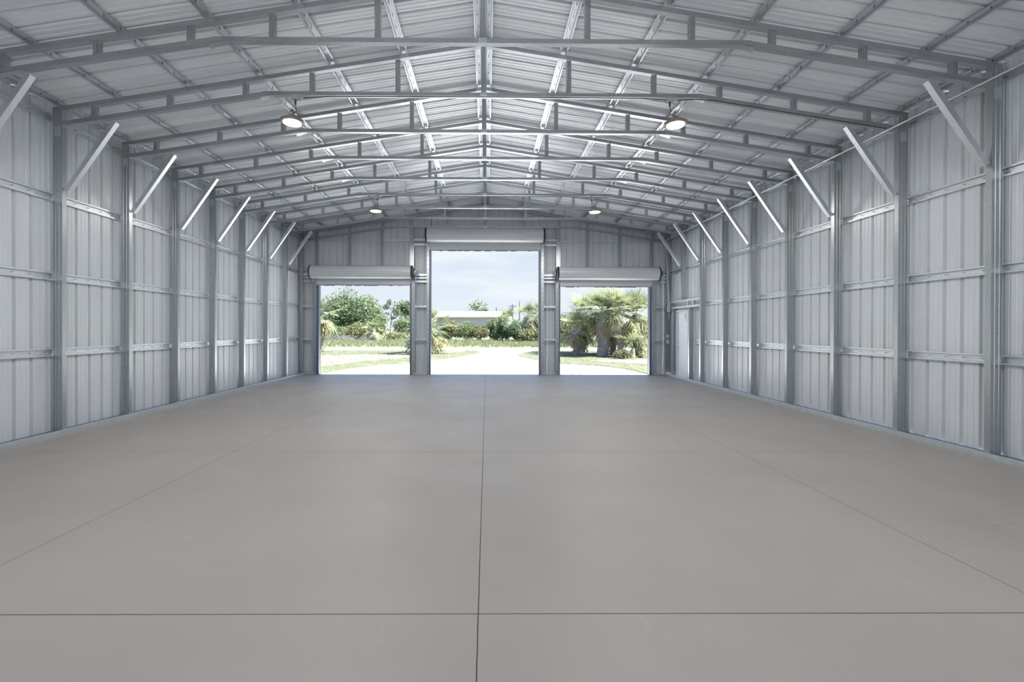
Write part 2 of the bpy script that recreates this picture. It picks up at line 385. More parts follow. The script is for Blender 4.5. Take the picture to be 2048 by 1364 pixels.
def truss(i):
    y = K(i); end = i == 8
    nm = {-3: 'carrying the overhead lights', -2: 'behind the overhead lights', -1: 'just above the upper edge of view', 0: 'nearest across the top of the view', 1: 'carrying the near pair of lights', 5: 'carrying the far pair of lights', 8: 'built into the far end wall'}.get(i, f'{ORD[i]} from the camera')
    o = thing('roof_truss', f'galvanised steel gable roof truss, {nm}', 'roof truss', (CX, y, 4.945), 'roof trusses')
    ce = C(CH, .07, .014, groove=False)
    prof = [(a, c) for a, c in ce]
    for sg in (-1, 1):
        xe = (XL-PD if sg < 0 else XR+PD)
        b_ = MB(); ap = Vector((CX, y, ZT(CX)+CH/2)); q = Vector((xe, y, ZT(xe)+CH/2))
        b_.sweep(prof, ap, q, (0, 0, 1), (0, 1, 0)); b_.build('top_chord', galv, o)
        xi = (XL+.001 if sg < 0 else XR-.001); xk = CX+sg*3.14
        b_ = MB(); zi = LOW(abs(xi-CX)); zk = LOW(3.14)
        b_.sweep(prof, (xi, y, zi+CH/2), (xk, y, zk+CH/2), (0, 0, 1), (0, 1, 0)); b_.build('bottom_chord', galv, o)
        for r, _ in WEBX:
            x = CX+sg*r; z0 = (LOW(r)+CH+.001) if r > 3.2 else 5.009
            b_ = MB(); z1 = ZT(x)-.006
            b_.sweep(C(.066, .062, .012, groove=True), (x, y+.001, z0-.012), (x, y+.001, z1), (1, 0, 0), (0, 1, 0)); b_.build('web_post', galv, o)
    b_ = MB(); b_.sweep(C(.055, .07, .014, groove=False), (CX-3.20, y-.004, 4.975), (CX+3.20, y-.004, 4.975), (0, 0, 1), (0, 1, 0))
    # bent flange tails past the splice
    for sg in (-1, 1):
        P = []
        for k in range(5): P.append((CX+sg*(3.0+.06*k), 4.944-.012*k*k/4))
        for (xa, za), (xb, zb) in zip(P[:-1], P[1:]):
            b_.hexa([(xa, y-.02, za-.004), (xb, y-.02, zb-.004), (xb, y+.06, zb-.004), (xa, y+.06, za-.004), (xa, y-.02, za), (xb, y-.02, zb), (xb, y+.06, zb), (xa, y+.06, za)])
    b_.build('tie_beam', galv, o)
    b_ = MB(); b_.sweep(C(.07, .066, .012, groove=True), (CX, y+.001, 5.004), (CX, y+.001, ZT(CX)-.004), (1, 0, 0), (0, 1, 0)); b_.build('king_post', galv, o)
    b_ = MB(); b_.box(CX-.05, CX+.05, y-.012, y-.005, 4.95, 5.005)
    for dx in (-.03, .03): b_.lathe([(.006, 0), (.006, -.006)], (CX+dx, y-.012, 4.977), 6, 'Y')
    b_.build('gusset_plate', galv2, o)
for i in range(-3, 9):
    truss(i)
    for sg in (-1, 1): column(i, sg)
    if 0 <= i <= 7:
        for sg in (-1, 1): brace(i, sg)

# ------------------------------------------------------------------ end-wall framing
CD = C(.07, .11, .015)
def stud(x, z0, z1, label, wd=.07, dep=.11, y=YB, nm='end_wall_stud'):
    b_ = MB(); b_.sweep(C(wd, dep, .015), (x, y+.001, z0), (x, y+.001, z1), (1, 0, 0), (0, 1, 0))
    return tag(b_.build(nm, galv), label, 'stud', 'end wall studs')
lowz = lambda x: 4.93 if abs(x-CX) < 3.15 else LOW(abs(x-CX))
for r, sg, ds in ((5.66, -1, 'left door'), (4.57, -1, 'left door'), (3.50, -1, 'left door'), (3.47, 1, 'right door'), (4.55, 1, 'right door'), (5.62, 1, 'right door')):
    x = CX+sg*r
    wh = {5.66: 'outermost', 5.62: 'outermost', 4.57: 'middle', 4.55: 'middle', 3.50: 'innermost', 3.47: 'innermost'}[r]
    stud(x, 3.11, lowz(x)-.002, f'galvanised stud above the {ds} roll, {wh} of three')
# door posts: pairs each side of the centre piers, to the tie beam
for x, l in ((-2.52, 'left pier, full-height post beside the left door'), (2.405, 'right pier, full-height post beside the right door')):
    b_ = MB()
    for dx in (-.036, .036): b_.sweep(C(.07, .13, .015), (x+dx, YB+.001, 0), (x+dx, YB+.001, 4.945), (1, 0, 0), (0, 1, 0))
    tag(b_.build('door_post', galv), f'doubled galvanised {l}', 'post', 'door posts')
for x, z1, l in ((-1.935, 4.94, 'left of the tall centre door'), (1.81, 4.94, 'right of the tall centre door'), (-5.71, 3.11, 'at the outer side of the left door'), (5.566, 3.11, 'at the outer side of the right door')):
    b_ = MB(); b_.sweep(C(.1, .13, .015), (x, YB+.001, 0), (x, YB+.001, z1), (1, 0, 0), (0, 1, 0))
    tag(b_.build('door_post', galv), f'galvanised jamb post {l}', 'post', 'door posts')
def rail(x0, x1, z, h, label, dep=.07, y=YB+.002, cat='rail', nm='wall_rail'):
    b_ = MB(); b_.sweep(C(h, dep, .012, groove=False), (x0, y, z), (x1, y, z), (0, 0, 1), (0, 1, 0))
    return tag(b_.build(nm, galv2), label, cat, 'end wall rails')
BAYS = [(-6.158, -5.762, 'between the left corner and the left door'), (-2.447, -1.987, 'in the left pier'), (1.863, 2.333, 'in the right pier'), (5.618, 6.044, 'between the right door and the right corner')]
for x0, x1, l in BAYS:
    for z, h, n2 in ((.045, .08, 'at the floor'), (1.20, .06, 'at waist height'), (2.30, .07, 'at head height'), (3.14, .06, 'level with the side door heads'), (3.26, .05, 'just below the door shafts'), (3.36, .07, 'level with the side door shafts')):
        rail(x0, x1, z, h, f'short rail {l}, {n2}')
    if abs(x0) < 3:
        for z, h, n2 in ((4.38, .06, 'level with the centre door head'), (4.54, .07, 'level with the centre door roll')):
            rail(x0, x1, z, h, f'short rail {l}, {n2}')
rail(-6.15, -2.6, 4.545, .06, 'long galvanised rail high on the end wall, left of the centre door', y=YB+.112, dep=.05)
rail(2.48, 6.04, 4.53, .06, 'long galvanised rail high on the end wall, right of the centre door', y=YB+.112, dep=.05)
for (d0, d1, dz), l in zip(DOORS, ('left', 'tall centre', 'right')):
    rail(d0-.01, d1+.01, dz+.045, .09, f'galvanised header over the {l} door opening', dep=.12, cat='header', nm='door_header')

# ------------------------------------------------------------------ roll-up doors
def rollup(n, d0, d1, dz, zc, rad, gl, gr, label, hoist):
    root = bpy.data.objects.new(f'door_{n}', None); COL.objects.link(root); root.location = ((d0+d1)/2, YB-.25, 0)
    struct(root, label, 'roll-up door')
    x0, x1 = (d0+d1)/2-(gr-gl)/2-.02, (d0+d1)/2+(gr-gl)/2+.02
    x0, x1 = gl-.0, gr+.0
    yc = YB-.27
    b_ = MB(); NN = 120; prof = []
    for k in range(NN):
        th = 2*PI*k/NN; rr = rad*(1+.0*0) - (.010 if (k % 15) in (0, 1) else (.004 if (k % 15) in (7, 8) else 0))
        prof.append((rr*math.cos(th), rr*math.sin(th)))
    b_.sweep(prof, (x0, yc, zc), (x1, yc, zc), (0, 1, 0), (0, 0, 1)); coil = b_.build('coil', curt, root)
    # hanging curtain behind the coil and the bottom bar
    b_ = MB(); P = []; z = dz-.01; ys = yc+rad*.72
    zz = [dz-.015+.025*k for k in range(int((zc-dz)/.025)+1)]
    pts = [(ys+(.008 if (k//1) % 3 == 0 else 0), v) for k, v in enumerate(zz)]
    for (ya, za), (yb_, zb) in zip(pts[:-1], pts[1:]): b_.poly([(d0-.03, ya, za), (d1+.03, ya, za), (d1+.03, yb_, zb), (d0-.03, yb_, zb)])
    b_.build('curtain', curt, root, solid=.003)
    b_ = MB(); b_.box(d0-.02, d1+.02, ys-.02, ys+.022, dz-.055, dz-.012); b_.box(d0-.02, d1+.02, ys-.008, ys+.01, dz-.075, dz-.055); b_.build('bottom_bar', curt, root)
    b_ = MB(); b_.box(d0+.01, d1-.01, ys+.0, ys+.012, dz-.098, dz-.076)
    for k in range(14): 
        q = R.uniform(d0+.1, d1-.3); b_.box(q, q+R.uniform(.05, .25), ys+.002, ys+.010, dz-.112, dz-.098)
    b_.build('bottom_seal', blackm if False else mat('seal', (.18, .22, .27), .6), root)
    for e_, sgn in ((x0, -1), (x1, 1)):
        b_ = MB()
        b_.lathe([(rad+.006, -.022), (rad+.012, -.012), (rad+.012, .012), (rad+.006, .022)], (e_, yc, zc), 40, 'X'); b_.build('end_ring', blackm, coil)
        b_ = MB(); q = e_+sgn*.032
        for k in range(6):
            th = PI/6+PI/3*k; a = Vector((q, yc, zc)); c = a+Vector((0, math.cos(th), math.sin(th)))*(rad-.01); b_.tube([a, c], .009, 5)
        b_.lathe([(.045, -.01), (.045, .012)], (q, yc, zc), 16, 'X'); b_.lathe([(rad-.03, -.006), (rad-.005, -.006), (rad-.005, .006), (rad-.03, .006), (rad-.03, -.006)], (q, yc, zc), 32, 'X') if False else None
        rim = [Vector((q, yc+(rad-.02)*math.cos(2*PI*k/28), zc+(rad-.02)*math.sin(2*PI*k/28))) for k in range(29)]
        b_.tube(rim, .008, 5, caps=False); b_.build('drum_wheel', galv, coil)
        b_ = MB(); b_.lathe([(.017, 0), (.017, .11)], (q if sgn > 0 else q-.11, yc, zc), 12, 'X'); b_.build('shaft', galv2, root)
        b_ = MB(); bx0 = q+sgn*.05
        b_.box(min(bx0, bx0+sgn*.008), max(bx0, bx0+sgn*.008), yc-.06, YB-.001, zc-.09, zc+.07)
        b_.box(min(bx0, bx0+sgn*.008), max(bx0, bx0+sgn*.008), yc+.16, YB-.001, zc-.32, zc-.09)
        b_.build('bracket', galv, root)
    for (ga, gb), (ja, jb) in (((d0-.162, d0-.06), (d0-.06, d0-.0)), ((d1+.06, d1+.162), (d1+.0, d1+.06))):
        if n == 2: ga, gb = (d0-.135, d0-.05) if ga < d0 else (d1+.06, d1+.165)
        b_ = MB(); y = YB-.012
        b_.box(ga, gb, y-.004, y, 0.002, dz+.10)
        k = .12; c = ga+(gb-ga)*.62
        while k < dz: b_.box(c-.009, c+.009, y-.007, y-.004, k, k+.028, 1); k += .155
        inner = gb if ga < d0 else ga; s2 = 1 if ga < d0 else -1
        b_.box(min(inner, inner+s2*.004), max(inner, inner+s2*.004), y-.05, y, .002, dz+.10)
        b_.build('guide_rail', [galv, darkm], root)
        b_ = MB(); e0, e1 = (inner+.004, d0-.001) if s2 > 0 else (d1+.001, inner-.004)
        b_.box(e0, e1, y-.0, YB+.15, .002, dz-.0); b_.build('jamb_liner', galv if False else mat('jamb', (.13, .16, .21), .4, .6), root)
    # chain hoist
    if hoist:
        hx = x1+.12+(.02 if n != 2 else -.0); b_ = MB()
        b_.lathe([(.05, -.02), (.075, -.014), (.075, -.008), (.06, -.006), (.06, .006), (.075, .008), (.075, .014), (.05, .02)], (hx-.015, yc-.03, zc+.01), 20, 'X')
        cw = b_.build('chain_wheel', galv2, root)
        b_ = MB(); zb = .06 if n != 1 else 1.1
        for dy, dx in ((-.07, .0), (.045, .012)): b_.tube([(hx+dx, yc+dy, zc), (hx+dx*1.5, yc+dy*.8, zb+.5), (hx+dx, yc+dy*.4, zb)], .0075, 6)
        b_.build('pull_chain', mat('zinc_chain', (.55, .66, .74), .3, .7), cw)
    return root
rollup(1, *DOORS[0], 3.41, .215, -5.80, -2.47, 'white corrugated roll-up door coiled above the left opening', True)
rollup(2, *DOORS[1], 4.645, .235, -1.99, 1.87, 'white corrugated roll-up door coiled above the tall centre opening', True)
rollup(3, *DOORS[2], 3.39, .215, 2.345, 5.69, 'white corrugated roll-up door coiled above the right opening', True)

# ------------------------------------------------------------------ walk door in the right wall
root = bpy.data.objects.new('door_4', None); COL.objects.link(root); root.location = (WRX, 14.08, 0); struct(root, 'white steel walk door in the right wall near the far corner', 'door')
b_ = MB(); b_.box(WRX-.02, WRX+.025, DY0+.045, DY1-.045, .03, DZ-.045); leaf = b_.build('door_leaf', doorm, root)
b_ = MB(); xj0, xj1 = WRX-.075, WRX+.03
b_.box(xj0, xj1, DY0, DY0+.04, .02, DZ); b_.box(xj0, xj1, DY1-.04, DY1, .02, DZ); b_.box(xj0, xj1, DY0+.04, DY1-.04, DZ-.04, DZ); b_.build('door_frame', mat('frame_paint', (.62, .65, .69), .45), root)
b_ = MB(); b_.lathe([(.012, 0), (.012, -.03), (.028, -.035), (.03, -.055), (.02, -.066)], (WRX-.02, DY1-.12, 1.0), 14, 'X'); b_.build('door_knob', galv2, leaf)
b_ = MB()
for z in (.3, 1.08, 1.85): b_.box(WRX-.03, WRX-.019, DY0+.036, DY0+.052, z, z+.1)
b_.build('hinge', galv, root)
b_ = MB(); b_.tube([(WRX-.024, 13.93, 2.06), (WRX-.026, 13.90, 1.92), (WRX-.024, 13.87, 1.8)], .004, 5); b_.tube([(WRX-.024, 13.93, 2.06), (WRX-.026, 13.97, 1.9)], .004, 5); b_.build('key_cord', cablem, leaf)
def post_r(y0, z0, z1, label, wd=.13, nm='door_post', dep=.07):
    X = XR+PD/2; b_ = MB(); b_.sweep(C(wd, dep), (X, y0, z0), (X, y0, z1), (1, 0, 0), (0, 1, 0)); return tag(b_.build(nm, galv), label, 'post', 'walk door posts')
post_r(13.36, 0, 2.215, 'galvanised post on the near side of the white walk door')
post_r(14.62, 0, 2.215, 'galvanised post on the far side of the white walk door')
b_ = MB(); b_.box(XR+.002, XR+.06, K(6)+.07, YB-.005, 2.22, 2.275); b_.box(XR+.002, XR+.06, K(6)+.07, YB-.005, 2.41, 2.468)
for y in (13.1, 13.47): b_.box(XR+.006, XR+.056, y, y+.05, 2.275, 2.41)
b_.box(XR+.06, XR+PD, K(6)+.07, YB-.005, 2.262, 2.275)
tag(b_.build('door_header', galv2), 'double-rail galvanised header with short uprights over the white walk door', 'header')

# ------------------------------------------------------------------ electrics
hb = 0
for i, dist in ((1, 'near'), (5, 'far'), (-3, 'overhead')):
    if dist is None: continue
    for sg, side in ((-1, 'left'), (1, 'right')):
        x = -2.78 if sg < 0 else 2.66; y = K(i)
        yb_ = y-.03
        b_ = MB(); b_.box(x-.06, x+.06, yb_-.03, yb_+.03, 4.865, 4.925); b_.box(x-.05, x+.05, yb_-.035, yb_-.03, 4.87, 4.92); b_.box(x+.05, x+.1, yb_-.012, yb_+.012, 4.885, 4.90)
        b_.box(x-.015, x+.015, yb_-.004, yb_+.004, 4.925, 4.946)
        tag(b_.build('junction_box', plast), f'small grey junction box under a truss, feeding the {dist} {side} light', 'junction box', 'junction boxes')
        lx = x-.045 if sg < 0 else x+.085; z = 4.53; lc = Vector((lx, yb_, z))
        L_ = thing('high_bay_light', f'lit round high-bay light hanging from a truss, the {dist} one on the {side}', 'light', (lx, yb_, z), 'high-bay lights')
        b_ = MB(); b_.lathe([(.0, .0), (.150, 0), (.163, .012), (.163, .035), (.14, .05), (.10, .06), (.085, .085), (.06, .10), (.0, .10)], lc, 36); hs = b_.build('housing', house, L_)
        b_ = MB(); b_.lathe([(0, 0), (.125, 0), (.125, -.006), (.02, -.008), (0, -.008)], lc, 36); ln = b_.build('lens', lens, hs)
        b_ = MB(); b_.lathe([(0, 0), (.018, 0), (.016, -.012), (0, -.012)], lc-Vector((0, 0, .008)), 14); b_.build('sensor', plast, ln)
        b_ = MB(); b_.tube([(x, yb_, 4.865), (x, yb_, 4.80)], .014, 8); b_.build('plug', cablem, L_)
        b_ = MB(); b_.tube([(x, yb_, 4.80), (x+.012, yb_, 4.74), (x+.006, yb_, 4.69), (lx, yb_, 4.655)], .005, 6)
        b_.tube([(lx-.03, yb_, 4.63), (lx-.05*sg*-1, yb_+.02, 4.70), (lx+.02, yb_-.01, 4.71), (lx-.06*sg, yb_+.01, 4.66), (lx-.10*sg, yb_, 4.63)], .005, 6); b_.build('cord', cablem, L_)
        b_ = MB(); b_.tube([(lx-.03, yb_, 4.63), (lx-.028, yb_, 4.66), (lx, yb_, 4.675), (lx+.028, yb_, 4.66), (lx+.03, yb_, 4.63)], .005, 6); b_.build('hanging_loop', house, L_)
        ld = bpy.data.lights.new('lamp_glow', 'AREA'); ld.shape = 'DISK'; ld.size = .25; ld.energy = LAMP_W; ld.color = (1, .975, .95)
        lo = bpy.data.objects.new('lamp_glow', ld); COL.objects.link(lo); lo.parent = L_; lo.location = (0, 0, -.022)
    b_ = MB(); y = K(i)-.004
    ya = y-.012
    b_.tube([(-2.67, y-.02, 4.893), (-2.3, ya, 4.925), (CX, ya, 4.932), (2.3, ya, 4.925), (2.6, y-.02, 4.895)], .007, 6)
    b_.tube([(2.72, y-.02, 4.893), (3.0, ya, 4.915), (3.3, ya, LOW(3.36)-.012), (5.85, ya, LOW(5.9)-.012)], .007, 6)
    tag(b_.build('power_cable', cablem), f'thin dark cable strung under the truss to the {dist} pair of lights', 'cable', 'light cables')
b_ = MB()
xc = 5.86; b_.tube([(xc, Y0, 4.475), (xc, 6, 4.478), (xc, 14.45, 4.475), (xc+.01, 14.62, 4.46), (xc+.02, 14.72, 4.36), (xc+.04, 14.74, 4.2), (6.0, 14.74, 2.43)], .0125, 10)
tag(b_.build('conduit', galv2), 'thin metal conduit along the right eave, dropping to a switch box at the far corner', 'conduit')
b_ = MB(); b_.box(5.965, 6.035, 14.69, 14.79, 2.13, 2.43); b_.box(5.96, 5.966, 14.7, 14.78, 2.15, 2.40)
b_.tube([(6.0, 14.74, 2.13), (6.02, 14.74, 1.95), (6.04, 14.74, 1.9)], .012, 6)
tag(b_.build('switch_box', plast), 'grey electrical box at the end of the conduit beside the walk door header', 'electrical box')
for z, nm in ((1.08, 'lower'), (1.27, 'upper')):
    b_ = MB(); b_.box(6.066, 6.136, YB-.05, YB+.0005, z, z+.11); b_.box(6.07, 6.132, YB-.055, YB-.05, z+.005, z+.105); tag(b_.build('outlet_box', mat('white_plastic', (.75, .76, .78), .4)), f'small white outlet box low in the far right corner, the {nm} one', 'outlet box', 'outlet boxes')

# ------------------------------------------------------------------ outdoors: ground
G = -.12
def plate(name, pts, z0, z1, m_, label, cat):
    b_ = MB(); n = len(pts); b_.poly([(x, y, z1) for x, y in pts])
    for k in range(n):
        a, c = pts[k], pts[(k+1) % n]; b_.poly([(a[0], a[1], z0), (c[0], c[1], z0), (c[0], c[1], z1), (a[0], a[1], z1)])
    return struct(b_.build(name, m_), label, cat)
b_ = MB(); b_.box(-260, 260, -120, 330, G-.3, G); struct(b_.build('ground', sand), 'white shell-sand drive and yard outside the doors', 'ground')
def smooth_poly(ctrl, n=6, jit=0):
    out = []; k = len(ctrl)
    for i in range(k):
        p0, p1, p2, p3 = [Vector((*ctrl[(i+j) % k], 0)) for j in (-1, 0, 1, 2)]
        for s_ in range(n):
            u = s_/n; q = .5*((2*p1)+(-p0+p2)*u+(2*p0-5*p1+4*p2-p3)*u*u+(-p0+3*p1-3*p2+p3)*u**3)
            out.append((q.x+R.uniform(-jit, jit), q.y+R.uniform(-jit, jit)))
    return out
islL = smooth_poly([(-7.6, 14.6), (-6.11, 16.49), (-5.64, 18.55), (-4.83, 20.34), (-3.68, 21.54), (-2.97, 23.6), (-2.06, 25.2), (-1.05, 28.4), (-.41, 31.6), (-.8, 33.8), (-1.8, 34.5), (-4.3, 34.4), (-12.6, 34), (-20, 33.6), (-30, 32), (-32, 20), (-20, 14)], 6, .05)
plate('grass_island', islL, G-.02, G+.03, grassm, 'grassy island of lawn left of the white drive', 'lawn')
islR = smooth_poly([(2.2, 26.6), (1.95, 28.2), (2.44, 30.5), (3.15, 32.5), (4.5, 33.8), (12.6, 34.4), (22, 34.3), (30, 33), (30, 20), (22, 11), (9, 12.5), (6.6, 14.6), (6.05, 16.6), (5.82, 18.8), (5.15, 20.3), (3.56, 21.8), (2.83, 23.8)], 6, .05)
plate('grass_island', islR, G-.02, G+.03, grassm, 'grassy island with palms right of the white drive', 'lawn')
plate('dirt_patch', smooth_poly([(-6.9, 20.2), (-6.2, 22.6), (-4.9, 25), (-4.6, 27.4), (-7.5, 28.4), (-10, 27.2), (-16, 27), (-17, 21), (-10, 18.5), (-7.7, 18.6)], 6, .16), G+.02, G+.036, dirtm, 'pinkish bare dirt patch on the left lawn', 'dirt patch')
plate('dirt_patch', smooth_poly([(5.6, 22.6), (7.2, 21.4), (9.2, 20.6), (11, 22), (9, 24.2), (6.6, 24.3)], 6, .14), G+.02, G+.036, dirtm, 'bare sandy patch in front of the right palms', 'dirt patch')
plate('dirt_patch', smooth_poly([(-3.6, 30.2), (-2, 31.6), (-1.4, 33), (-2.6, 33.2), (-4.4, 32)], 6, .1), G+.02, G+.036, dirtm, 'small bare patch near the tip of the left lawn', 'dirt patch')
plate('field', smooth_poly([(-70, 38.0), (-40, 38.1), (-14, 38.3), (-4.8, 38.9), (4.7, 39.4), (20, 39.8), (70, 40), (160, 120), (220, 325), (-220, 325), (-160, 120)], 5, .1), G-.02, G+.04, fieldm, 'wide grassy field beyond the white cross road', 'field')
b_ = MB()
for k in range(260):
    x, y = R.uniform(-6, 6), R.uniform(15.6, 34); r = R.uniform(.012, .04)
    if (x/1.0)**2 > (7.0 if y > 22 else 40): continue
    b_.lathe([(r*.7, 0), (r, r*.4), (r*.5, r*.8)], (x, y, G), 6)
tag(b_.build('pebbles', mat('pebble', (.30, .26, .22), .9)), 'scattered dark pebbles and debris on the white drive', 'pebbles', kind='stuff')
def blades(name, n, area, h, label, inside=None):
    b_ = MB()
    for _ in range(n):
        x, y = R.uniform(area[0], area[1]), R.uniform(area[2], area[3])
        if inside and not inside(x, y): continue
        for k in range(4):
            th = R.uniform(0, 2*PI); hh = h*R.uniform(.5, 1.3); wd = h*.10; dx, dy = math.cos(th)*wd, math.sin(th)*wd
            lx, ly = R.uniform(-.4, .4)*hh, R.uniform(-.4, .4)*hh; px, py = x+R.uniform(-.15, .15), y+R.uniform(-.15, .15)
            b_.poly([(px-dx, py-dy, G+.02), (px+dx, py+dy, G+.02), (px+lx, py+ly, G+.03+hh)])
    return tag(b_.build(name, blade), label, 'grass', kind='stuff')
def inpoly(poly):
    def f(x, y):
        c = False; n = len(poly)
        for i in range(n):
            x1, y1 = poly[i]; x2, y2 = poly[i-1]
            if (y1 > y) != (y2 > y) and x < (x2-x1)*(y-y1)/(y2-y1)+x1: c = not c
        return c
    return f
blades('tall_grass', 5200, (-22, 16, 39.6, 62), .28, 'tall pale grass covering the field beyond the cross road')
blades('lawn_grass', 2600, (-13, -.6, 15.5, 34.2), .07, 'short lawn grass on the left island', inpoly(islL))
blades('lawn_grass', 2600, (1.9, 14, 16, 34.2), .07, 'short lawn grass on the right island', inpoly(islR))

# ------------------------------------------------------------------ outdoors: plants
def rv(s=1): return Vector((R.gauss(0, 1), R.gauss(0, 1), R.gauss(0, 1))).normalized()*s
def foliage(blobs, n, size):
    """leaf sprays on the outer part of a set of ellipsoid blobs (centre, radii)"""
    b_ = MB(); tot = sum(b[1][0]*b[1][2] for b in blobs)
    for c, r in blobs:
        c = Vector(c)
        for _ in range(int(n*r[0]*r[2]/tot)):
            d = rv(); q = R.random()**.45; p = c+Vector((d.x*r[0], d.y*r[1], d.z*r[2]))*q*R.uniform(.85, 1.12)
            if p.z < G+.02: p.z = G+.02+R.random()*.3
            s_ = size*R.uniform(.6, 1.4); a = rv(s_); e_ = a.cross(rv()).normalized()*s_*.45
            b_.poly([p-a, p+e_, p+a, p-e_])
    return b_
def bush(name, x, y, wdt, h, m_, label, cat='bush', n=1500, size=.14, nb=7, group='bushes beyond the field', trunk=False, base=0.0, dep=None):
    o = thing(name, label, cat, (x, y, G), group); blobs = []
    for k in range(nb):
        a = R.uniform(0, 2*PI); q = math.sqrt(R.random())
        bx = x+math.cos(a)*wdt*.36*q*(1 if wdt < h*2.2 else 1.35); by = y+math.sin(a)*(dep or wdt)*.4*q
        rr = (wdt*.5)*R.uniform(.40, .60); rz = min(rr, (h-base)*.45)*R.uniform(.85, 1.1)
        bz = G+base+rz+(h-base-2*rz)*R.random()*(1-.45*q)
        blobs.append(((bx, by, bz), (rr, rr, rz)))
    blobs.append(((x, y, G+h-wdt*.22 if wdt*.3 < h*.5 else G+h*.6), (wdt*.3, wdt*.3, min(wdt*.22, h*.4))))
    foliage(blobs, n, size).build('foliage', m_, o)
    b_ = MB()
    if trunk:
        b_.tube([(x, y, G), (x+R.uniform(-.1, .1), y, G+h*.35), (x+R.uniform(-.2, .2), y, G+h*.75)], [h*.035, h*.028, h*.012], 8)
        for k in range(6):
            c = blobs[k % len(blobs)][0]; b_.tube([(x, y, G+h*(.25+.06*k)), ((x+c[0])/2, (y+c[1])/2, (G+h*.35+c[2])/2), c], [h*.016, h*.011, h*.004], 6)
    else:
        for k in range(7):
            c = blobs[k % len(blobs)][0]; b_.tube([(x+R.uniform(-.2, .2)*wdt, y+R.uniform(-.2, .2), G), ((x+c[0])/2, c[1], (G+c[2])/2), c], [.035, .025, .01], 5)
    b_.build('trunk' if trunk else 'stems', barkm, o)
    return o

def frond_mesh(L, fan, nl, droop, seed, name, m_, dead=False):
    """costapalmate fan leaf: petiole along +x, stiff leaflets in a folded fan, tips bent down"""
    q = random.Random(seed); b_ = MB(); pts = []
    for k in range(5):
        u = k/4; pts.append((L*u, 0, -droop*.35*L*u*u))
    b_.tube(pts, [.018, .015, .013, .010, .008], 4)
    cx, cz = pts[-1][0], pts[-1][2]; pitch = -droop*.6
    for k in range(nl):
        u = (k+.5)/nl*2-1; th = u*1.75+q.uniform(-.05, .05); l = fan*(1-.25*abs(u))*q.uniform(.85, 1.1)
        ca, sa = math.cos(th), math.sin(th); w_ = .024 if not dead else .015
        bend = (.12+.22*droop)*q.uniform(.5, 1.5)
        P = []
        for s_ in (0, .35, .7, 1.0):
            r_ = l*s_
            z = pitch*r_*ca - bend*fan*max(0, s_-.35)**1.6*2.2 + .22*abs(sa)*r_
            P.append(Vector((cx+r_*ca*(1-.12*s_*droop), r_*sa*(.86-.15*s_*droop), cz+z)))
        side = Vector((-sa, ca, 0))*w_
        for i0, i1 in ((0, 1), (1, 2), (2, 3)):
            s0 = (.9, 1.3, .9, .12)[i0]; s1 = (.9, 1.3, .9, .12)[i1]
            b_.poly([P[i0]-side*s0, P[i1]-side*s1, P[i1]+side*s1, P[i0]+side*s0])
    me = bpy.data.meshes.new(name); me.from_pydata(b_.v, [], b_.f); me.materials.append(m_); me.update(); return me
def palm(x, y, hz, tr, L, fan, ng, nd, label, ny=0, spread=1.0, lean=(0, 0), group='cabbage palms', scale=1.0, boots=True):
    o = thing('cabbage_palm', label, 'palm tree', (x, y, G), group)
    top = Vector((x+lean[0], y+lean[1], G+hz))
    b_ = MB(); pts = []; rs = []
    for k in range(7):
        u = k/6; pts.append(Vector((x, y, G-.02)).lerp(top, u)+Vector((math.sin(u*3)*lean[0]*.1, 0, 0))); rs.append(tr*(1.15-.35*u))
    b_.tube(pts, rs, 12)
    if boots:
        for k in range(int(60*min(1.6, hz))):
            u = R.uniform(.02, 1); p = Vector((x, y, G)).lerp(top, u); th = R.uniform(0, 2*PI); d = Vector((math.cos(th), math.sin(th), 0)); tg = Vector((-d.y, d.x, 0))
            a = p+d*tr*(1.08-.35*u); q = a+d*.14+Vector((0, 0, .22))+tg*R.choice((-.16, .16)); q.z = min(q.z, top.z+.1)
            b_.tube([a-Vector((0, 0, .05)), q], [.028, .012], 4)
    b_.build('trunk', barkm, o)
    kinds = []
    for tp, cnt, dr in (('g', ng, (.15, .9)), ('y', ny, (.6, 1.0)), ('d', nd, (1.0, 1.5))):
        for k in range(cnt): kinds.append((tp, (k+.5)/cnt, dr))
    cache = {}
    for tp, u, dr in kinds:
        if tp == 'g': el = 1.4-2.3*u+R.uniform(-.15, .15); dro = .1+.6*u
        elif tp == 'y': el = -.05-.5*u; dro = .8
        else: el = -.7-.6*u; dro = .9
        v = (tp, int(dro*4), R.randint(0, 1))
        if v not in cache:
            cache[v] = frond_mesh(L, fan, 18, dro if tp != 'd' else .35, hash((tp, v[1], v[2])) if False else (ord(tp)*100+v[1]*10+v[2]), 'frond', {'g': palmg, 'y': palmy, 'd': palmd}[tp], tp == 'd')
        f = bpy.data.objects.new('dead_frond' if tp == 'd' else 'frond', cache[v]); COL.objects.link(f); f.parent = o
        az = R.uniform(0, 2*PI)
        f.location = top-Vector((x, y, G))+Vector((math.cos(az), math.sin(az), 0))*tr*.4+Vector((0, 0, R.uniform(-.15, .1)-(.25*u if tp == 'd' else 0)))
        f.rotation_euler = (R.uniform(-.35, .35), -el, az); s_ = R.uniform(.75, 1.2)*(.8 if tp == 'd' else 1); f.scale = (s_*spread, s_*spread, s_)
    return o
GP = 'cabbage palms right of the drive'
palm(6.75, 31.2, 2.75, .26, .8, 1.0, 32, 26, 'leftmost cabbage palm of the right-hand clump, with grey hanging skirt', ny=3, group=GP)
palm(7.25, 27.9, 2.75, .34, .75, 1.05, 36, 30, 'cabbage palm with the thickest criss-crossed trunk in the right-hand clump', ny=3, lean=(.15, .2), group=GP)
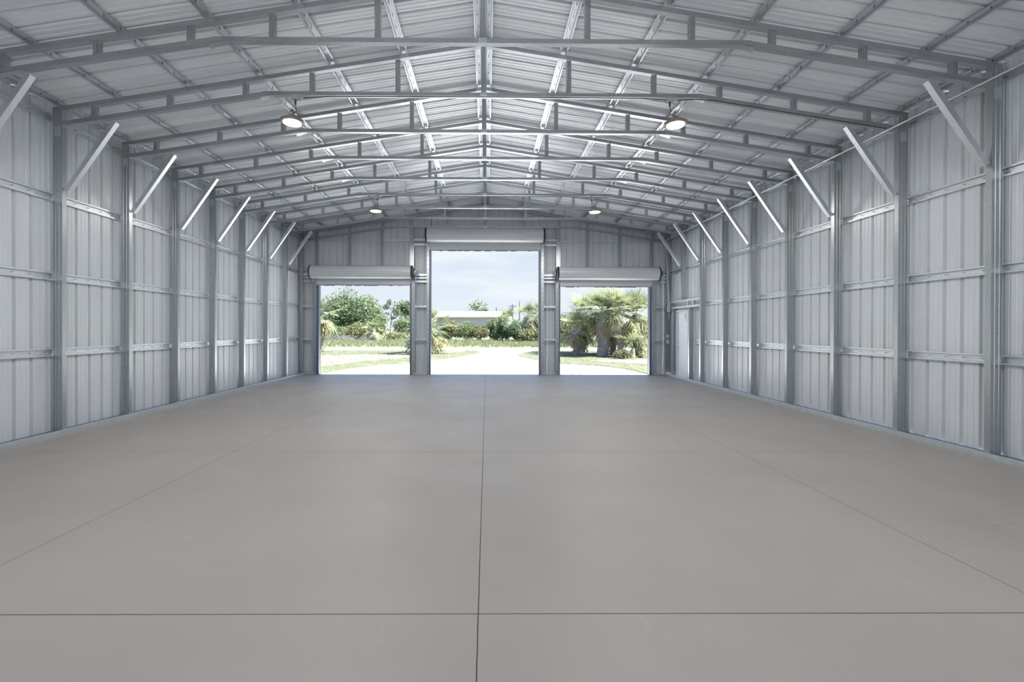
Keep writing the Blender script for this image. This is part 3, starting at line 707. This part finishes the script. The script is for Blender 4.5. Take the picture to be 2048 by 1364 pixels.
palm(8.05, 26.9, 2.75, .18, .8, 1.05, 34, 20, 'slender pale-trunked cabbage palm right of the thick-trunked one', ny=6, group=GP)
palm(9.75, 29.2, 2.6, .2, .85, 1.05, 34, 24, 'rightmost tall cabbage palm of the clump with yellowing fronds', ny=8, group=GP)
palm(5.75, 28.7, 1.75, .2, .7, .95, 26, 20, 'lower palm leaning out at the left end of the right-hand clump', ny=2, group=GP)
palm(8.35, 29.6, 2.1, .2, .7, .95, 28, 18, 'half-hidden palm at the back of the right-hand clump, behind the thick and slender trunks', ny=6, group=GP)
palm(8.45, 25.9, .55, .14, .55, .7, 10, 6, 'knee-high young palm with drooping yellow-green fronds near the lawn edge', ny=6, group=GP, boots=False)
palm(9.6, 28.2, 1.1, .16, .5, .6, 12, 8, 'short palm with bent fronds under the rightmost tall one', ny=5, group=GP, boots=False)
palm(-4.05, 29.7, 1.55, .22, 1.05, 1.1, 36, 14, 'cabbage palm behind the left pier, low trunk and wide grey-green crown', ny=6, group='lone cabbage palms')
palm(-11.75, 31.5, 2.4, .24, .8, 1.0, 24, 20, 'yellowish cabbage palm cut off by the left edge of the left door', ny=14, group='lone cabbage palms')
GF = 'palms beyond the field'
palm(5.3, 60, 3.2, .3, 1.0, 1.3, 26, 20, 'far palm with pale dead skirt, left of the tallest far palm', ny=6, group=GF)
palm(7.0, 61, 3.6, .3, 1.0, 1.3, 30, 16, 'tallest far palm, beside the right jamb of the tall door', ny=5, group=GF)
palm(3.0, 64, 2.8, .3, 1.0, 1.3, 26, 8, 'far palm right of the white building, among bushes', ny=3, group=GF)
palm(-15.2, 60, 1.6, .25, .9, 1.1, 18, 14, 'low far palm with orange-brown skirt right of the big tree', ny=4, group=GF)
GB = 'bushes beyond the field'
GT = 'trees beyond the field'
bush('broadleaf_tree', -22.4, 72, 8.2, 8.4, leafB, 'big rounded green tree filling the left of the left opening', 'tree', 22000, .17, 34, GT, True, .2, 5)
bush('broadleaf_tree', -19.6, 74, 5.6, 7.4, leafA, 'lighter tree joined to the right side of the big green tree', 'tree', 9000, .16, 18, GT, True, .2, 4)
bush('broadleaf_tree', -15.0, 82, 4.6, 7.0, leafB, 'small round-topped tree behind the palm at the left pier', 'tree', 2600, .2, 9, GT, True, 3.2, 3)
bush('broadleaf_tree', -2.4, 118, 8.5, 9.4, leafA, 'wide tree rising behind the roof of the white building', 'tree', 2600, .3, 9, GT, True, 1.5, 4)
bush('bush', -23.2, 66, 5, 2.2, leafA, 'low green bush at the foot of the big tree', n=4000, size=.12, group=GB)
bush('bush', -18.2, 64, 4, 2.6, leafC, 'yellow-green bush in front of the big tree, its right side', n=4000, size=.12, group=GB)
bush('bush', -15.8, 68, 4, 3.9, leafA, 'shrub below the lone pine', n=4000, size=.12, group=GB)
bush('bush', -13.6, 76, 5, 4.2, leafB, 'dark shrub between the pine and the left pier palm', n=4000, size=.12, group=GB)
bush('bush', -10.9, 78, 5, 3.9, leafB, 'dark shrub seen left of the left pier palm crown', n=1400, group=GB)
bush('bush', -12.4, 62, 4, 1.3, leafC, 'low yellow-green bush on the field left of the left pier', n=900, group=GB)
for x, y, wd, h, m_, l in ((-4.9, 62, 3.4, 3.0, leafC, 'leafy bush just right of the left pier palm'), (-2.9, 63.5, 3.6, 2.9, leafA, 'green bush before the white building, its left part'), (-1.0, 62, 3.2, 2.4, leafC, 'lowest green bush before the middle of the white building'),
                       (.8, 63, 3.2, 3.1, leafA, 'green bush before the right part of the white building'), (2.0, 60, 3.0, 3.4, leafB, 'dark bush at the right end of the white building'), (3.9, 58, 3.0, 2.9, leafB, 'dark bush under the far palms'), (5.9, 57.5, 3.4, 1.9, leafC, 'low bush at the foot of the tallest far palm'),
                       (8.6, 50, 3.4, 3.4, leafC, 'yellow-green bush at the left edge of the right opening'), (10.6, 52, 3.4, 3.1, leafA, 'green bush behind the right clump of palms'), (13.6, 50, 4, 3.2, leafB, 'green bush right behind the palm clump'), (17.0, 51, 4, 3.0, leafA, 'green bush at the right edge of the right opening')):
    bush('bush', x, y, wd, h, m_, l, n=4200, size=.11, group=GB)
for x, y, wd, h, m_, l in ((7.5, 24.9, .9, .6, leafC, 'small weedy shrub at the foot of the slender palm'), (7.95, 27.2, .8, 1.6, leafA, 'bright green vine bush between the thick and slender palm trunks'), (9.1, 23.4, .9, .4, leafA, 'low weed clump on the lawn right of the palms')):
    bush('shrub', x, y, wd, h, m_, l, 'shrub', 500, .06, 5, 'shrubs at the palms')
# distant tree line along the horizon
bl = [((-150+5.2*k+R.uniform(-2, 2), 190+R.uniform(-10, 25), 1.6+R.random()), (5, 3, R.uniform(2.0, 3.4))) for k in range(50)]
tag(foliage(bl, 14000, .45).build('distant_tree_line', leafB), 'low dark green tree line along the horizon', 'tree line', kind='stuff')
# pine
o = thing('pine_tree', 'lone thin pine with tufted crown above the shrubs in the left opening', 'tree', (-17.1, 80, G))
b_ = MB(); b_.tube([(-17.1, 80, G), (-17.0, 80, 3), (-17.1, 80, 6.3)], [.14, .11, .05], 8)
cl = [((-17.4, 80, 6.2), (.6, .5, .6)), ((-17.9, 80, 5.4), (.8, .5, .5)), ((-16.1, 80, 4.7), (.9, .6, .45)), ((-15.6, 80, 4.2), (.7, .5, .35)), ((-17.8, 80, 4.2), (.6, .5, .3)), ((-16.7, 80, 3.4), (.6, .5, .3))]
for c, r in cl: b_.tube([(-17.05, 80, c[2]-.5), c], [.05, .02], 5)
b_.build('trunk', barkm, o); foliage(cl, 900, .13).build('needles', leafB, o)
# brush pile
b_ = MB()
for k in range(260):
    x, y = R.uniform(-23.5, -15.5), R.uniform(58, 60.5); a = R.uniform(-.6, .6); l = R.uniform(.4, 1.4); z = G+.05+R.random()*.7*(1-abs(x+19.5)/5)
    b_.tube([(x-l*math.cos(a)/2, y, z), (x+l*math.cos(a)/2, y+R.uniform(-.3, .3), max(G+.03, z+l*math.sin(a)))], .025, 4)
tag(b_.build('brush_pile', barkm), 'heap of grey cut branches at the foot of the trees on the left', 'brush pile', kind='stuff')
polem = mat('weathered_pole', (.10, .085, .075), .9)
# far building
o = thing('white_building', 'long low white building with pale metal roof beyond the bushes', 'building', (-3.5, 97, G))
def P2(u, v): c_, s_ = math.cos(-.12), math.sin(-.12); return (1.95+u*c_-v*s_, 96+u*s_+v*c_)
b_ = MB(); A, B_, C_, D_ = P2(0, 0), P2(-13, 0), P2(-13, 12), P2(0, 12)
b_.hexa([(*B_, G), (*A, G), (*D_, G), (*C_, G), (*B_, 4.05), (*A, 4.05), (*D_, 4.05), (*C_, 4.05)]); 
m1, m2 = P2(0, 6), P2(-13, 6)
for a, c, mm in ((A, D_, m1), (B_, C_, m2)): b_.poly([(*a, 4.05), (*c, 4.05), (*mm, 5.35)])
b_.build('wall', bwall, o)
b_ = MB()
for v0, v1, z0, z1 in ((-.4, 6, 4.02, 5.45), (12.4, 6, 4.02, 5.45)):
    a, c, d, e_ = P2(1.0, v0), P2(-13.4, v0), P2(-13.4, v1), P2(1.0, v1)
    b_.hexa([(*a, z0), (*c, z0), (*d, z1), (*e_, z1), (*a, z0+.1), (*c, z0+.1), (*d, z1+.1), (*e_, z1+.1)])
b_.build('roof', broof, o)
b_ = MB(); a, c, d, e_ = P2(1.0, -.46), P2(-13.4, -.46), P2(-13.4, -.4), P2(1.0, -.4); b_.hexa([(*a, 3.9), (*c, 3.9), (*d, 3.9), (*e_, 3.9), (*a, 4.12), (*c, 4.12), (*d, 4.12), (*e_, 4.12)]); b_.build('gutter', beave, o)
for x, y, h, l, arm in ((2.6, 120, 7.3, 'shortest utility pole, nearest the roof end of the white building', 0), (6.8, 118, 8.0, 'utility pole with a crossarm right of the white building', 1), (8.2, 112, 8.4, 'tallest bare utility pole above the far palms', 0)):
    o = thing('utility_pole', l, 'utility pole', (x, y, G), 'utility poles')
    b_ = MB(); b_.tube([(x, y, G), (x, y, h)], [.17, .12], 8); b_.build('pole', polem, o)
    if arm: b_ = MB(); b_.box(x-1, x+1, y-.06, y+.06, h-.6, h-.45); b_.build('crossarm', polem, o)
